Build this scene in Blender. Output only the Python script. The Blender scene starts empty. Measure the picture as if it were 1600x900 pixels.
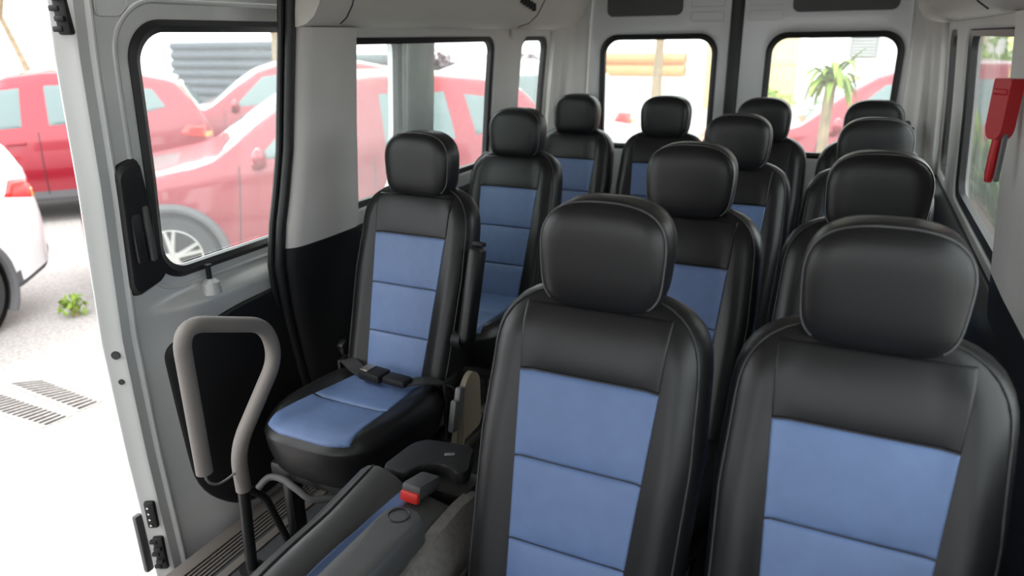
import bpy, bmesh, math, random
from mathutils import Vector, Matrix
random.seed(7)
SC = bpy.context.scene
COL = SC.collection
PI = math.pi

# ------------------------------------------------------------------ materials
def newmat(name):
    m = bpy.data.materials.new(name); m.use_nodes = True
    return m, m.node_tree.nodes, m.node_tree.links, m.node_tree.nodes['Principled BSDF']

def pmat(name, col, rough=.5, metal=0., bump=0., bscale=200., var=0., vscale=8., coat=0., spec=.5, emit=None):
    m, N, L, b = newmat(name)
    b.inputs['Base Color'].default_value = (*col, 1)
    b.inputs['Roughness'].default_value = rough
    b.inputs['Metallic'].default_value = metal
    b.inputs['Specular IOR Level'].default_value = spec
    if coat:
        b.inputs['Coat Weight'].default_value = coat; b.inputs['Coat Roughness'].default_value = .04
    tc = N.new('ShaderNodeTexCoord')
    if bump:
        n = N.new('ShaderNodeTexNoise'); n.inputs['Scale'].default_value = bscale; n.inputs['Detail'].default_value = 3
        L.new(tc.outputs['Object'], n.inputs['Vector'])
        bp = N.new('ShaderNodeBump'); bp.inputs['Strength'].default_value = bump; bp.inputs['Distance'].default_value = .002
        L.new(n.outputs['Fac'], bp.inputs['Height']); L.new(bp.outputs['Normal'], b.inputs['Normal'])
    if var:
        n = N.new('ShaderNodeTexNoise'); n.inputs['Scale'].default_value = vscale; n.inputs['Detail'].default_value = 4
        L.new(tc.outputs['Object'], n.inputs['Vector'])
        r = N.new('ShaderNodeValToRGB')
        r.color_ramp.elements[0].position = .3; r.color_ramp.elements[1].position = .7
        r.color_ramp.elements[0].color = (*[c * (1 - var) for c in col], 1)
        r.color_ramp.elements[1].color = (*[min(1, c * (1 + var)) for c in col], 1)
        L.new(n.outputs['Fac'], r.inputs['Fac']); L.new(r.outputs['Color'], b.inputs['Base Color'])
    return m

def glassmat(name, tint, refl=1.0, rough=0., haze=0.):
    m, N, L, b = newmat(name); N.remove(b)
    out = N['Material Output']
    t = N.new('ShaderNodeBsdfTransparent'); t.inputs['Color'].default_value = (*tint, 1)
    g = N.new('ShaderNodeBsdfGlossy'); g.inputs['Roughness'].default_value = rough
    f = N.new('ShaderNodeFresnel'); ge = N.new('ShaderNodeNewGeometry'); mr = N.new('ShaderNodeMapRange')
    mr.inputs['To Min'].default_value = 1.3; mr.inputs['To Max'].default_value = 1 / 1.3     # same reflection from both faces of the pane
    L.new(ge.outputs['Backfacing'], mr.inputs['Value']); L.new(mr.outputs['Result'], f.inputs['IOR'])
    if haze:                                                                                # milky veil mixed into the pane, imitates overexposure glare
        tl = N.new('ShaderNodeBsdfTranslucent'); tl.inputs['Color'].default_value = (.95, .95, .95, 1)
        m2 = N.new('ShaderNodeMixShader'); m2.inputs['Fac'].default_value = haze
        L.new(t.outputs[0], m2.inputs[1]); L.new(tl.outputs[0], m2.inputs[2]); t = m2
    mx = N.new('ShaderNodeMixShader')
    L.new(f.outputs['Fac'], mx.inputs['Fac']); L.new(t.outputs[0], mx.inputs[1]); L.new(g.outputs[0], mx.inputs[2])
    L.new(mx.outputs[0], out.inputs['Surface'])
    return m

M = {}
M['black_leather'] = pmat('black_leather', (.010, .010, .011), .38, bump=.12, bscale=500, spec=.42)
M['black_leather_lit'] = pmat('skylit_black_leather', (.05, .05, .051), .34, bump=.12, bscale=500, spec=.5)  # black leather of the folded seat, door sky light lightened into its colour
M['blue_leather'] = pmat('blue_leather', (.115, .18, .345), .5, bump=.15, bscale=700, var=.05, vscale=30)
M['piping'] = pmat('dark_piping', (.03, .03, .032), .5)
M['stitch'] = pmat('grey_piping', (.085, .085, .088), .5)
M['black_plastic'] = pmat('black_plastic', (.012, .012, .013), .5, bump=.2, bscale=300, spec=.3)
M['grey_plastic'] = pmat('grey_plastic', (.16, .16, .165), .45, bump=.1, bscale=400)
M['dark_grey'] = pmat('dark_grey_plastic', (.06, .06, .062), .5, bump=.15, bscale=300)
M['trim_grey'] = pmat('light_grey_trim', (.60, .585, .56), .6, bump=.1, bscale=250, var=.03)
M['headliner'] = pmat('headliner', (.60, .575, .53), .85, bump=.2, bscale=300)
M['silver'] = pmat('silver_paint', (.60, .61, .60), .38, metal=.25, coat=.3)
M['door_grey'] = pmat('painted_grey_metal', (.57, .58, .58), .4, metal=.15, coat=.25)
M['rubber'] = pmat('black_rubber', (.01, .01, .011), .45)
M['foam'] = pmat('grey_foam_sleeve', (.17, .155, .145), .65, bump=.3, bscale=250)
M['black_metal'] = pmat('black_metal', (.012, .012, .013), .35, spec=.5)
M['chrome'] = pmat('chrome', (.7, .7, .7), .2, metal=1)
M['sill_alloy'] = pmat('sill_alloy', (.22, .20, .185), .4, metal=.6)
M['steel'] = pmat('brushed_steel', (.45, .43, .40), .35, metal=.9)
M['beige'] = pmat('beige_plastic', (.30, .26, .19), .55)
M['webbing'] = pmat('belt_webbing', (.03, .03, .032), .7, bump=.5, bscale=400)
M['red_plastic'] = pmat('red_plastic', (.62, .03, .02), .35)
M['hammer_red'] = pmat('hammer_red', (.50, .012, .018), .35)
M['floor'] = pmat('vinyl_floor', (.035, .037, .04), .5, bump=.3, bscale=120, var=.15, vscale=60)
M['fabric'] = pmat('dark_fabric', (.16, .15, .14), .8, bump=.6, bscale=500, var=.15, vscale=80)
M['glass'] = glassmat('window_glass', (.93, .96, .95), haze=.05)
M['ground'] = pmat('pale_concrete', (.38, .355, .335), .9, bump=.5, bscale=60, var=.22, vscale=45)
M['grate_iron'] = pmat('rusty_iron', (.10, .06, .045), .8, var=.2, vscale=40)
M['pit'] = pmat('dark_pit', (.02, .016, .013), .9)
M['car_red'] = pmat('red_car_paint', (.29, .008, .022), .25, metal=.25, coat=1.)
M['car_white'] = pmat('white_car_paint', (.80, .80, .80), .3, coat=.8)
M['car_glass'] = pmat('tinted_glass', (.10, .16, .155), .06, spec=.8, coat=.6)
M['cladding'] = pmat('grey_cladding', (.10, .10, .105), .6)
M['tyre'] = pmat('tyre_rubber', (.025, .026, .028), .75, bump=.3, bscale=80)
M['alloy'] = pmat('alloy_rim', (.62, .61, .58), .3, metal=.7)
M['lamp_red'] = pmat('red_lamp', (.60, .02, .012), .15, coat=1.)
M['lamp_amber'] = pmat('amber_lamp', (.8, .30, .03), .15, coat=1.)
M['bark'] = pmat('bark', (.34, .26, .17), .9, bump=.8, bscale=20, var=.25, vscale=10)
M['leaf'] = pmat('leaf', (.22, .33, .04), .55, var=.35, vscale=6)
M['leaf_dark'] = pmat('leaf_dark', (.07, .15, .05), .55, var=.35, vscale=6)
M['shrub'] = pmat('purple_shrub', (.10, .075, .09), .7, var=.35, vscale=6)
M['pipe_dark'] = pmat('dark_pipe', (.06, .075, .09), .5)
M['pipe_orange'] = pmat('orange_pipe', (.60, .30, .12), .5)
M['brick'] = pmat('planter_brick', (.34, .15, .12), .9, bump=.5, bscale=20, var=.2, vscale=12)
M['wall_yellow'] = pmat('yellow_render', (.75, .58, .30), .9, var=.05)
M['wall_white'] = pmat('white_render', (.78, .77, .74), .9, var=.04)
M['soil'] = pmat('soil', (.12, .08, .05), .95, bump=.8, bscale=30)
M['grey_window'] = pmat('grey_louvre', (.10, .105, .12), .6)

# ------------------------------------------------------------------ helpers
def link(o, parent=None):
    COL.objects.link(o)
    if parent is not None: o.parent = parent
    return o

def tag(o, label=None, cat=None, group=None, kind=None):
    if label: o['label'] = label
    if cat: o['category'] = cat
    if group: o['group'] = group
    if kind: o['kind'] = kind
    return o

def empty(name, loc=(0, 0, 0), rz=0., parent=None):
    o = bpy.data.objects.new(name, None); o.location = loc; o.rotation_euler = (0, 0, rz)
    o.empty_display_size = .1
    return link(o, parent)

class MB:
    """collects vertices and faces of ONE mesh"""
    def __init__(s): s.v = []; s.f = []; s.m = []
    def add(s, v, f, mi=0, mat=None):
        o = len(s.v)
        s.v += [tuple(mat @ Vector(p)) if mat is not None else tuple(p) for p in v]
        s.f += [tuple(i + o for i in q) for q in f]; s.m += [mi] * len(f)
        return s
    def loft(s, rings, closed=True, caps=True, mi=0):
        n = len(rings[0]); v = [p for r in rings for p in r]; f = []
        for i in range(len(rings) - 1):
            for k in range(n if closed else n - 1):
                a = i * n + k; b = i * n + (k + 1) % n
                f.append((a, b, b + n, a + n))
        if caps and closed:
            f.append(tuple(range(n - 1, -1, -1))); f.append(tuple(range((len(rings) - 1) * n, len(rings) * n)))
        return s.add(v, f, mi)
    def grid(s, P, mi=0):
        nr, nc = len(P), len(P[0]); v = [p for r in P for p in r]
        f = [(i * nc + j, i * nc + j + 1, (i + 1) * nc + j + 1, (i + 1) * nc + j) for i in range(nr - 1) for j in range(nc - 1)]
        return s.add(v, f, mi)
    def tube(s, pts, r, n=10, closed=False, mi=0):
        pts = [Vector(p) for p in pts]; m = len(pts); rings = []
        t0 = (pts[1] - pts[0]).normalized()
        ref = Vector((0, 0, 1)) if abs(t0.z) < .9 else Vector((1, 0, 0))
        u = (ref - t0 * ref.dot(t0)).normalized()
        for i in range(m):
            a = pts[(i - 1) % m] if (closed or i > 0) else pts[i]
            b = pts[(i + 1) % m] if (closed or i < m - 1) else pts[i]
            t = (b - a).normalized(); u = (u - t * u.dot(t)).normalized(); w = t.cross(u)
            rr = r[i] if isinstance(r, (list, tuple)) else r
            rings.append([pts[i] + (u * math.cos(2 * PI * k / n) + w * math.sin(2 * PI * k / n)) * rr for k in range(n)])
        if closed: rings.append(rings[0])
        return s.loft(rings, True, not closed, mi)
    def box(s, c, d, r=0., mat=None, mi=0, seg=2):
        bm = bmesh.new(); bmesh.ops.create_cube(bm, size=1)
        for v in bm.verts: v.co = Vector((v.co.x * d[0], v.co.y * d[1], v.co.z * d[2]))
        if r: bmesh.ops.bevel(bm, geom=bm.edges[:], offset=min(r, min(d) * .49), segments=seg, profile=.5, affect='EDGES')
        bm.verts.index_update()
        T = Matrix.Translation(c) @ (mat.to_4x4() if mat is not None else Matrix())
        s.add([v.co.copy() for v in bm.verts], [tuple(v.index for v in f.verts) for f in bm.faces], mi, T)
        bm.free(); return s
    def prism(s, poly, lo, hi, fn, mi=0):
        """closed solid: 2-D outline swept between lo and hi; fn(a,b,h)->xyz"""
        n = len(poly)
        return s.loft([[fn(a, b, lo) for a, b in poly], [fn(a, b, hi) for a, b in poly]], True, True, mi)
    def disc(s, c, ax, r, h, n=24, mi=0):
        c = Vector(c); ax = Vector(ax).normalized()
        return s.tube([c - ax * h / 2, c + ax * h / 2], r, n, False, mi)
    def islands(s):
        par = list(range(len(s.v)))
        def find(a):
            while par[a] != a: par[a] = par[par[a]]; a = par[a]
            return a
        for f in s.f:
            for i in f[1:]: par[find(i)] = find(f[0])
        out = {}
        for f, m in zip(s.f, s.m): out.setdefault(find(f[0]), []).append((f, m))
        for fs in out.values():
            q = MB(); mp = {}
            for f, m in fs:
                for i in f:
                    if i not in mp: mp[i] = len(q.v); q.v.append(s.v[i])
                q.f.append(tuple(mp[i] for i in f)); q.m.append(m)
            yield q
    def build_each(s, name, mats, parent=None, smooth=40):
        return [q.build(name, mats, parent, smooth) for q in s.islands()]
    def build(s, name, mats, parent=None, smooth=40, loc=None):
        me = bpy.data.meshes.new(name); me.from_pydata([tuple(p) for p in s.v], [], s.f)
        mats = mats if isinstance(mats, (list, tuple)) else [mats]
        for m in mats: me.materials.append(M[m] if isinstance(m, str) else m)
        if len(mats) > 1: me.polygons.foreach_set('material_index', s.m)
        bm = bmesh.new(); bm.from_mesh(me)
        bmesh.ops.remove_doubles(bm, verts=bm.verts, dist=1e-5)
        bmesh.ops.recalc_face_normals(bm, faces=bm.faces); bm.to_mesh(me); bm.free()
        if smooth:
            me.polygons.foreach_set('use_smooth', [True] * len(me.polygons))
            try: me.set_sharp_from_angle(angle=math.radians(smooth))
            except Exception: pass
        me.update()
        o = bpy.data.objects.new(name, me)
        if loc: o.location = loc
        return link(o, parent)

def copy_tree(o, parent=None):
    c = o.copy(); COL.objects.link(c)
    if parent is not None: c.parent = parent
    for ch in list(o.children): copy_tree(ch, c)
    return c

def lerp(a, b, t): return a + (b - a) * t
def interp(x, xs, ys):
    if x <= xs[0]: return ys[0]
    for i in range(len(xs) - 1):
        if x <= xs[i + 1]: return lerp(ys[i], ys[i + 1], (x - xs[i]) / (xs[i + 1] - xs[i]))
    return ys[-1]
def sstep(a, b, x):
    if a == b: return float(x > a)
    t = max(0, min(1, (x - a) / (b - a))); return t * t * (3 - 2 * t)
def sg(v, e): return math.copysign(abs(v) ** e, v)
def smooth_path(pts, k=8, closed=False):
    """Catmull-Rom through the points"""
    P = [Vector(p) for p in pts]; n = len(P); out = []
    for i in range(n if closed else n - 1):
        p0 = P[(i - 1) % n] if (closed or i) else P[0]; p1 = P[i]; p2 = P[(i + 1) % n]
        p3 = P[(i + 2) % n] if (closed or i + 2 < n) else P[-1]
        for j in range(k):
            t = j / k
            out.append(.5 * ((2 * p1) + (p2 - p0) * t + (2 * p0 - 5 * p1 + 4 * p2 - p3) * t * t + (3 * p1 - p0 - 3 * p2 + p3) * t ** 3))
    if not closed: out.append(P[-1])
    return out
def rounded(pts, rads, n=6, closed=False):
    """polyline with rounded corners"""
    P = [Vector(p) for p in pts]; out = []; m = len(P)
    for i in range(m):
        if not closed and i in (0, m - 1): out.append(P[i]); continue
        a, b, c = P[(i - 1) % m], P[i], P[(i + 1) % m]
        r = rads[i] if isinstance(rads, (list, tuple)) else rads
        d1 = (a - b); d2 = (c - b); r1 = min(r, d1.length * .49, d2.length * .49)
        p = b + d1.normalized() * r1; q = b + d2.normalized() * r1
        for j in range(n + 1):
            t = j / n; out.append(p * (1 - t) ** 2 + b * 2 * t * (1 - t) + q * t * t)
    return out

# ------------------------------------------------------------------ panels with a rounded hole
def hole_loop(u0, u1, v0, v1, r, n=10, m=8):
    """rounded rectangle; starts mid bottom-left corner; 4 sides of equal point counts"""
    cs = [(u0 + r, v0 + r, PI), (u1 - r, v0 + r, 1.5 * PI), (u1 - r, v1 - r, 0), (u0 + r, v1 - r, .5 * PI)]
    out = []
    for i in range(4):
        cx, cy, a = cs[i]; nx, ny, a2 = cs[(i + 1) % 4]
        for j in range(m): t = a + PI / 4 + PI / 4 * j / m; out.append((cx + r * math.cos(t), cy + r * math.sin(t)))
        p = (cx + r * math.cos(a + PI / 2), cy + r * math.sin(a + PI / 2)); q = (nx + r * math.cos(a2), ny + r * math.sin(a2))
        for j in range(n): out.append((lerp(p[0], q[0], j / n), lerp(p[1], q[1], j / n)))
        for j in range(m): t = a2 + PI / 4 * j / m; out.append((nx + r * math.cos(t), ny + r * math.sin(t)))
    return out
def rect_loop(u0, u1, v0, v1, N):
    k = N // 4; c = [(u0, v0), (u1, v0), (u1, v1), (u0, v1)]; out = []
    for i in range(4):
        a, b = c[i], c[(i + 1) % 4]
        out += [(lerp(a[0], b[0], j / k), lerp(a[1], b[1], j / k)) for j in range(k)]
    return out
def holed_panel(mb, rect, hole, r, fn, d0, d1, rings=6, lip=0., mi=0):
    """solid panel between depths d0 (inside face) and d1; fn(u,v,depth)->xyz; lip rounds the hole's inner edge"""
    H = hole_loop(*hole, r); Rr = rect_loop(*rect, len(H)); n = len(H)
    cu = (hole[0] + hole[1]) / 2; cv = (hole[2] + hole[3]) / 2
    def ring(t, d): return [fn(lerp(h[0], q[0], t), lerp(h[1], q[1], t), d) for h, q in zip(H, Rr)]
    L = []
    for i in range(rings, -1, -1): L.append(ring((i / rings) ** 1.4, d0))
    if lip:
        for k in range(1, 5):
            a = k / 4 * PI / 2
            s = lip * math.sin(a)
            L.append([fn(h[0] - math.copysign(min(s, abs(h[0] - cu)), h[0] - cu), h[1] - math.copysign(min(s, abs(h[1] - cv)), h[1] - cv), d0 + (lip * (1 - math.cos(a))) * (1 if d1 > d0 else -1)) for h in H])
        for i in range(1, 3):
            L.append([fn(h[0] - math.copysign(lip, h[0] - cu), h[1] - math.copysign(lip, h[1] - cv), lerp(d0, d1, i / 2)) for h in H])
    else:
        L.append(ring(0, d1))
    for i in range(1, rings + 1): L.append(ring((i / rings) ** 1.4, d1))
    L.append(L[0])
    mb.loft(L, True, False, mi)
def gasket(mb, hole, r, fn, d, w, t, inset=0.):
    """rubber seal band along a hole, width w inward, thickness t around depth d"""
    def lp(e): return hole_loop(hole[0] + e, hole[1] - e, hole[2] + e, hole[3] - e, max(.01, r - e * .6))
    A, B, Cc = lp(inset), lp(inset + w * .5), lp(inset + w)
    rings = [[fn(*p, d - t / 2) for p in A], [fn(*p, d - t / 2 - t * .35) for p in B], [fn(*p, d - t / 2) for p in Cc], [fn(*p, d + t / 2) for p in Cc], [fn(*p, d + t / 2) for p in A]]
    rings.append(rings[0]); mb.loft(rings, True, False)
def pane(mb, hole, r, fn, d, t, inset):
    h = (hole[0] + inset, hole[1] - inset, hole[2] + inset, hole[3] - inset)
    H = hole_loop(*h, max(.01, r - inset * .6)); cu = (h[0] + h[1]) / 2; cv = (h[2] + h[3]) / 2
    rings = []
    for d_, order in ((d, (0.02, .35, .7, 1)), (d + t, (1, .7, .35, 0.02))):
        for s_ in order: rings.append([fn(lerp(cu, p[0], s_), lerp(cv, p[1], s_), d_) for p in H])
    mb.loft(rings, True, True)

# ================================================================== SEAT
ZT = 1.022
def bw(z):                      # backrest half width
    W = interp(z, [.40, .5, .75, .92, 1.03], [.196, .203, .213, .205, .200])
    zc = .885
    if z > zc: t = (z - zc) / (ZT - zc); W *= max(0, 1 - min(t, 1) ** 2.9) ** (1 / 2.9)
    return W
def bf(z):                      # front line of the backrest
    return -.113 - .345 * (.872 - z) if z < .872 else -.113 + .27 * (z - .872)
def bh(z):
    h = interp(z, [.40, .6, .9, 1.03], [.072, .068, .060, .055])
    zc = .90
    if z > zc: t = (z - zc) / (ZT - zc); h *= max(0, 1 - min(t, 1) ** 2.4) ** (1 / 2.4)
    if z < .44: h *= .75 + .25 * math.sqrt(max(0, (z - .40) / .04))
    return h
def byc(z): return bf(z) + interp(z, [.40, .6, .9, 1.03], [.072, .068, .060, .055])
def bolster(u, z):
    u = abs(u); k = interp(z, [.42, .7, .95, 1.02], [.030, .028, .016, 0])
    return k * sstep(.48, .80, u) * (1 - .35 * sstep(.85, 1., u))
NB, MBk = 4.6, 3.0
def bring(z, n=56):
    w, h, yc = bw(z), bh(z), byc(z); R = []
    for k in range(n):
        a = 2 * PI * k / n; cx = sg(math.cos(a), 2 / NB); sy = sg(math.sin(a), 2 / MBk)
        y = yc + h * sy
        if sy < 0: y += bolster(cx, z) * sy
        R.append((w * cx, y, z))
    return R
def bfront(x, z):
    w, h, yc = max(bw(z), 1e-4), bh(z), byc(z); u = min(1, abs(x) / w)
    s = math.sqrt(max(0, 1 - u ** NB)); sy = s ** (2 / MBk)
    return yc - (h + bolster(u, z)) * sy
def xs(z): return .103 + (z - .42) * .064
def pad(mb, zlo, zhi, off=.0035, puff=.006, nx=18, nz=12, top=None):
    P = []
    vs = [0, .008, .022, .05] + [lerp(.10, .90, i / (nz - 1)) for i in range(nz)] + [.95, .978, .992, 1]
    us = [-1, -.99, -.975, -.95] + [lerp(-.88, .88, i / (nx - 1)) for i in range(nx)] + [.95, .975, .99, 1]
    for v in vs:
        z = lerp(zlo, zhi, v); row = []
        for u in us:
            x = u * xs(z)
            zz = min(z, top(x)) if top else z
            e = max(abs(u), abs(2 * v - 1))
            o = off * (1 - sstep(.97, 1, abs(u))) * (1 - sstep(.955, 1, abs(2 * v - 1))) + puff * (1 - abs(u) ** 6) * (1 - abs(2 * v - 1) ** 4)
            if abs(u) == 1 or v in (0, 1): o = -.007
            row.append((x, bfront(x, zz) - o, zz))
        P.append(row)
    mb.grid(P)

HB, HA = .102, .116            # headrest half height / half width
HZ = 1.086
def hdims(z):
    t = (z - HZ) / HB; t = max(-1, min(1, t))
    p = 2.7 if t > 0 else 5.5
    s = max(0, 1 - abs(t) ** p) ** (1 / p)
    w = s * HA * (1.0 + .05 * t - .05 * t * t + .03); h = .056 * max(0, 1 - abs(t) ** 5) ** (1 / 3.4)
    return w, h
def hyc(z): return -.025 + .05 * (z - HZ)
def hring(z, n=48):
    w, h = hdims(z); R = []
    for k in range(n):
        a = 2 * PI * k / n
        R.append((w * sg(math.cos(a), 2 / 5.), hyc(z) + h * sg(math.sin(a), 2 / 3.6), z))
    return R
def hfront(x, z, sgn=-1):
    w, h = hdims(z); w = max(w, 1e-4); u = min(1, abs(x) / w)
    return hyc(z) + sgn * h * math.sqrt(max(0, 1 - u ** 5.)) ** (2 / 3.6)

CYC, CHD, CHW = -.462, .248, .214    # cushion centre y, half depth, half width
def crho(x, y):
    ny = (y - CYC) / CHD
    e = 2.6 if ny < 0 else 4.5
    wx = CHW * (1 if ny > 0 else 1 - .05 * ny * ny)
    return (abs(x / wx) ** 3.6 + abs(ny) ** e) ** (1 / 3.2)
def ctop(x, y):
    r = crho(x, y)
    z = interp(r, [0, .45, .72, .86, .94, .985, 1.02], [.449, .451, .453, .450, .441, .425, .405])
    return z + .014 * sstep(.105, .16, abs(x)) * (1 - sstep(.85, 1, r)) - .06 * (y - CYC)

def make_seat(name, arm=False, belt=None, cover=False):
    root = empty(name)
    # backrest
    zs_ = [.40, .405, .415, .43] + [lerp(.45, .90, i / 16) for i in range(17)] + [ZT - (ZT - .90) * (1 - t) ** 2 for t in (.12, .24, .36, .48, .58, .68, .77, .85, .91, .96, .99)]
    mb = MB(); mb.loft([bring(z) for z in zs_]); mb.build('backrest', 'black_leather', root, 60)
    mb = MB()
    for a, b in ((.43, .5695), (.5705, .7175), (.7185, .8715)): pad(mb, a, b)
    mb.build('back_insert', 'blue_leather', root, 60)['label'] = 'blue leather back insert'
    mb = MB(); pad(mb, .8725, .992, .003, .004, top=lambda x: .996 - .25 * x * x); mb.build('back_yoke', 'black_leather', root, 60)
    # seams along the bolster edge
    mb = MB()
    for s in (-1, 1):
        pts = []
        for i in range(48):
            z = lerp(.44, 1.0165, i / 47); w = bw(z) * .93
            pts.append((s * w, bfront(w, z) - .0015, z))
        mb.tube(pts, .0022, 6)
    mb.build_each('piping', 'piping', root, 60)
    # headrest
    mb = MB(); ts = [-.999, -.985, -.95, -.88, -.75, -.55, -.3, 0, .25, .45, .6, .73, .83, .9, .95, .98, .995, .9995]
    mb.loft([hring(HZ + HB * t) for t in ts]); hr = mb.build('headrest', 'black_leather', root, 70)
    mb = MB()
    for sgn in (-1, 1):
        pts = []
        for i in range(61):
            a = lerp(-.22 * PI, 1.22 * PI, i / 60)
            z = HZ + HB * .965 * sg(math.sin(a), 2 / (2.7 if math.sin(a) > 0 else 5.)); w, h = hdims(z); w0 = HA * 1.03 * (1 + .05 * (z - HZ) / HB)
            x = max(-.975 * w, min(.975 * w, .955 * w0 * sg(math.cos(a), 2 / 2.8)))
            pts.append((x, hfront(x, z, sgn) + sgn * .0005, z))
        mb.tube(pts, .0019, 6)
    mb.build_each('headrest_piping', 'stitch', hr, 60)
    mb = MB()
    for s in (-1, 1): mb.tube([(s * .05, -.03, .95), (s * .05, -.028, 1.02)], .006, 10)
    mb.build_each('headrest_post', 'chrome', root)
    # cushion
    mb = MB(); n = 60; rings = []
    def plan(k, s):
        a = 2 * PI * k / n; ca, sa = math.cos(a), math.sin(a)
        y = sg(sa, 2 / (2.6 if sa < 0 else 4.5)); x = sg(ca, 2 / 3.6)
        wx = CHW * (1 if y > 0 else 1 - .05 * y * y)
        return x * wx * s, CYC + y * CHD * s
    for z, s in ((.300, .80), (.302, .86), (.318, .915), (.35, .955), (.385, .985)):
        rings.append([(*plan(k, s), z - .03 * (plan(k, s)[1] - CYC)) for k in range(n)])
    for s in (1.0, .992, .98, .96, .93, .89, .84, .78, .7, .6, .48, .35, .2, .05):
        R = []
        for k in range(n):
            x, y = plan(k, s); R.append((x, y, ctop(x, y)))
        rings.append(R)
    mb.loft(rings); mb.build('cushion', 'black_leather', root, 60)
    mb = MB()
    for y0, y1 in ((-.703, -.4845), (-.4835, -.24)):
        P = []
        vs = [0, .012, .03] + [lerp(.07, .93, i / 15) for i in range(16)] + [.97, .988, 1]
        us = [-1, -.985, -.96] + [lerp(-.90, .90, i / 15) for i in range(16)] + [.96, .985, 1]
        for v in vs:
            y = lerp(y0, y1, v); row = []
            for u in us:
                x = u * interp(y, [-.70, -.5, -.24], [.145, .135, .110])
                yy = y
                while crho(x, yy) > .955 and yy < -.5: yy += .002
                o = .004 * (1 - sstep(.95, 1, abs(u))) * (1 - sstep(.92, 1, abs(2 * v - 1))) + .005 * (1 - abs(u) ** 6) * (1 - abs(2 * v - 1) ** 4)
                if abs(u) == 1 or v in (0, 1): o = -.008
                row.append((x, yy, ctop(x, yy) + o))
            P.append(row)
        mb.grid(P)
    mb.build('cushion_insert', 'blue_leather', root, 60)['label'] = 'blue leather cushion insert'
    # base
    mb = MB(); mb.box((0, -.45, .285), (.36, .40, .05), .012); mb.build('seat_pan', 'black_metal', root)
    for sx in (-1, 1):
        for y in (-.60, -.28):
            mb = MB(); mb.box((sx * .15, y, .135), (.035, .05, .27), .006); mb.box((sx * .15, y, .008), (.06, .09, .016), .004)
            mb.build('leg', 'black_metal', root)
    mb = MB()
    for sx in (-1, 1): mb.box((sx * .20, -.245, .37), (.012, .08, .20), .004)
    mb.build_each('hinge_bracket', 'black_metal', root)
    if arm:
        mb = MB(); A = Matrix.Rotation(math.radians(-19), 3, 'X')
        mb.box((.243, -.165, .72), (.044, .062, .30), .018, A, seg=4)
        a = mb.build('armrest', 'black_leather', root, 50)
        mb = MB(); mb.box((.243, -.108, .868), (.038, .030, .016), .006, A); mb.build('end_cap', 'black_plastic', a)
        mb = MB(); mb.disc((.222, -.22, .592), (1, 0, 0), .026, .03)
        mb.build('pivot', 'black_plastic', a)
        a.matrix_basis = Matrix()
    if cover:
        mb = MB()
        pl = rounded([(-.30, .26, 0), (-.13, .26, 0), (-.13, .44, 0), (-.18, .475, 0), (-.225, .45, 0), (-.27, .36, 0)], .03, 5, True)
        mb.prism([(p.x, p.y) for p in pl], .225, .243, lambda a, b, h: (h, a, b)); mb.build('recliner_cover', 'beige', root, 30)['label'] = 'beige hinge cover plate'
        for y, z in ((-.285, .415), (-.315, .385)):
            mb = MB(); mb.box((.252, y, z), (.022, .036, .10), .008, Matrix.Rotation(math.radians(-16), 3, 'X'))
            mb.build('recliner_lever', 'grey_plastic', root)['label'] = 'pale grey recliner lever'
        mb = MB()
        mb.tube(smooth_path([(.25, -.315, .35), (.255, -.34, .29), (.26, -.325, .25), (.255, -.295, .28), (.25, -.28, .34)], 5), .0025, 6)
        mb.tube(smooth_path([(.25, -.25, .36), (.262, -.275, .30), (.262, -.31, .24)], 5), .0025, 6)
        mb.build_each('release_cable', 'beige', root)
    if belt == 'lap':
        b = MB(); pts = [(-.205, -.24, .43), (-.17, -.275, .475), (-.10, -.315, .474), (-.04, -.335, .472)]
        def web(mb, pts, w=.024, t=.0025):
            P = smooth_path(pts, 6); rings = []
            for i, p in enumerate(P):
                a = P[max(i - 1, 0)]; c = P[min(i + 1, len(P) - 1)]; d = (c - a).normalized(); s = d.cross(Vector((0, 0, 1))).normalized(); nn = s.cross(d)
                rings.append([p + s * w + nn * t, p - s * w + nn * t, p - s * w - nn * t, p + s * w - nn * t])
            mb.loft(rings)
        web(b, pts); bl = b.build('lap_belt', 'webbing', root, 30)
        b = MB(); web(b, [(.10, -.345, .476), (.15, -.32, .484), (.19, -.265, .46), (.20, -.23, .42)]); b.build('belt_strap', 'webbing', bl, 30)
        mb = MB(); mb.box((-.012, -.342, .484), (.085, .062, .030), .008, Matrix.Rotation(math.radians(-6), 3, 'Z'))
        mb.build('buckle', 'black_plastic', bl)
        mb = MB(); mb.box((.078, -.35, .486), (.085, .050, .024), .009, Matrix.Rotation(math.radians(-4), 3, 'Z'))
        mb.build('belt_tongue', 'black_plastic', bl)
        mb = MB(); mb.box((-.036, -.340, .500), (.030, .044, .006), .002, Matrix.Rotation(math.radians(-6), 3, 'Z'))
        mb.build('buckle_plate', 'steel', bl)
        mb = MB(); mb.box((-.215, -.225, .475), (.026, .034, .085), .006, Matrix.Rotation(math.radians(24), 3, 'X')); mb.box((-.213, -.248, .492), (.016, .006, .03), .002)
        mb.build('belt_anchor', 'black_metal', bl)
    elif belt == 'stub':
        mb = MB(); mb.box((-.14, -.33, .475), (.045, .05, .05), .01, Matrix.Rotation(.5, 3, 'X')); mb.box((-.08, -.335, .468), (.09, .03, .012), .004)
        bl = mb.build('belt_buckle', 'black_plastic', root)
        mb = MB(); mb.box((-.14, -.352, .494), (.028, .02, .01), .003, Matrix.Rotation(.5, 3, 'X')); mb.build('latch_plate', 'chrome', bl)
    return root

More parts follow.
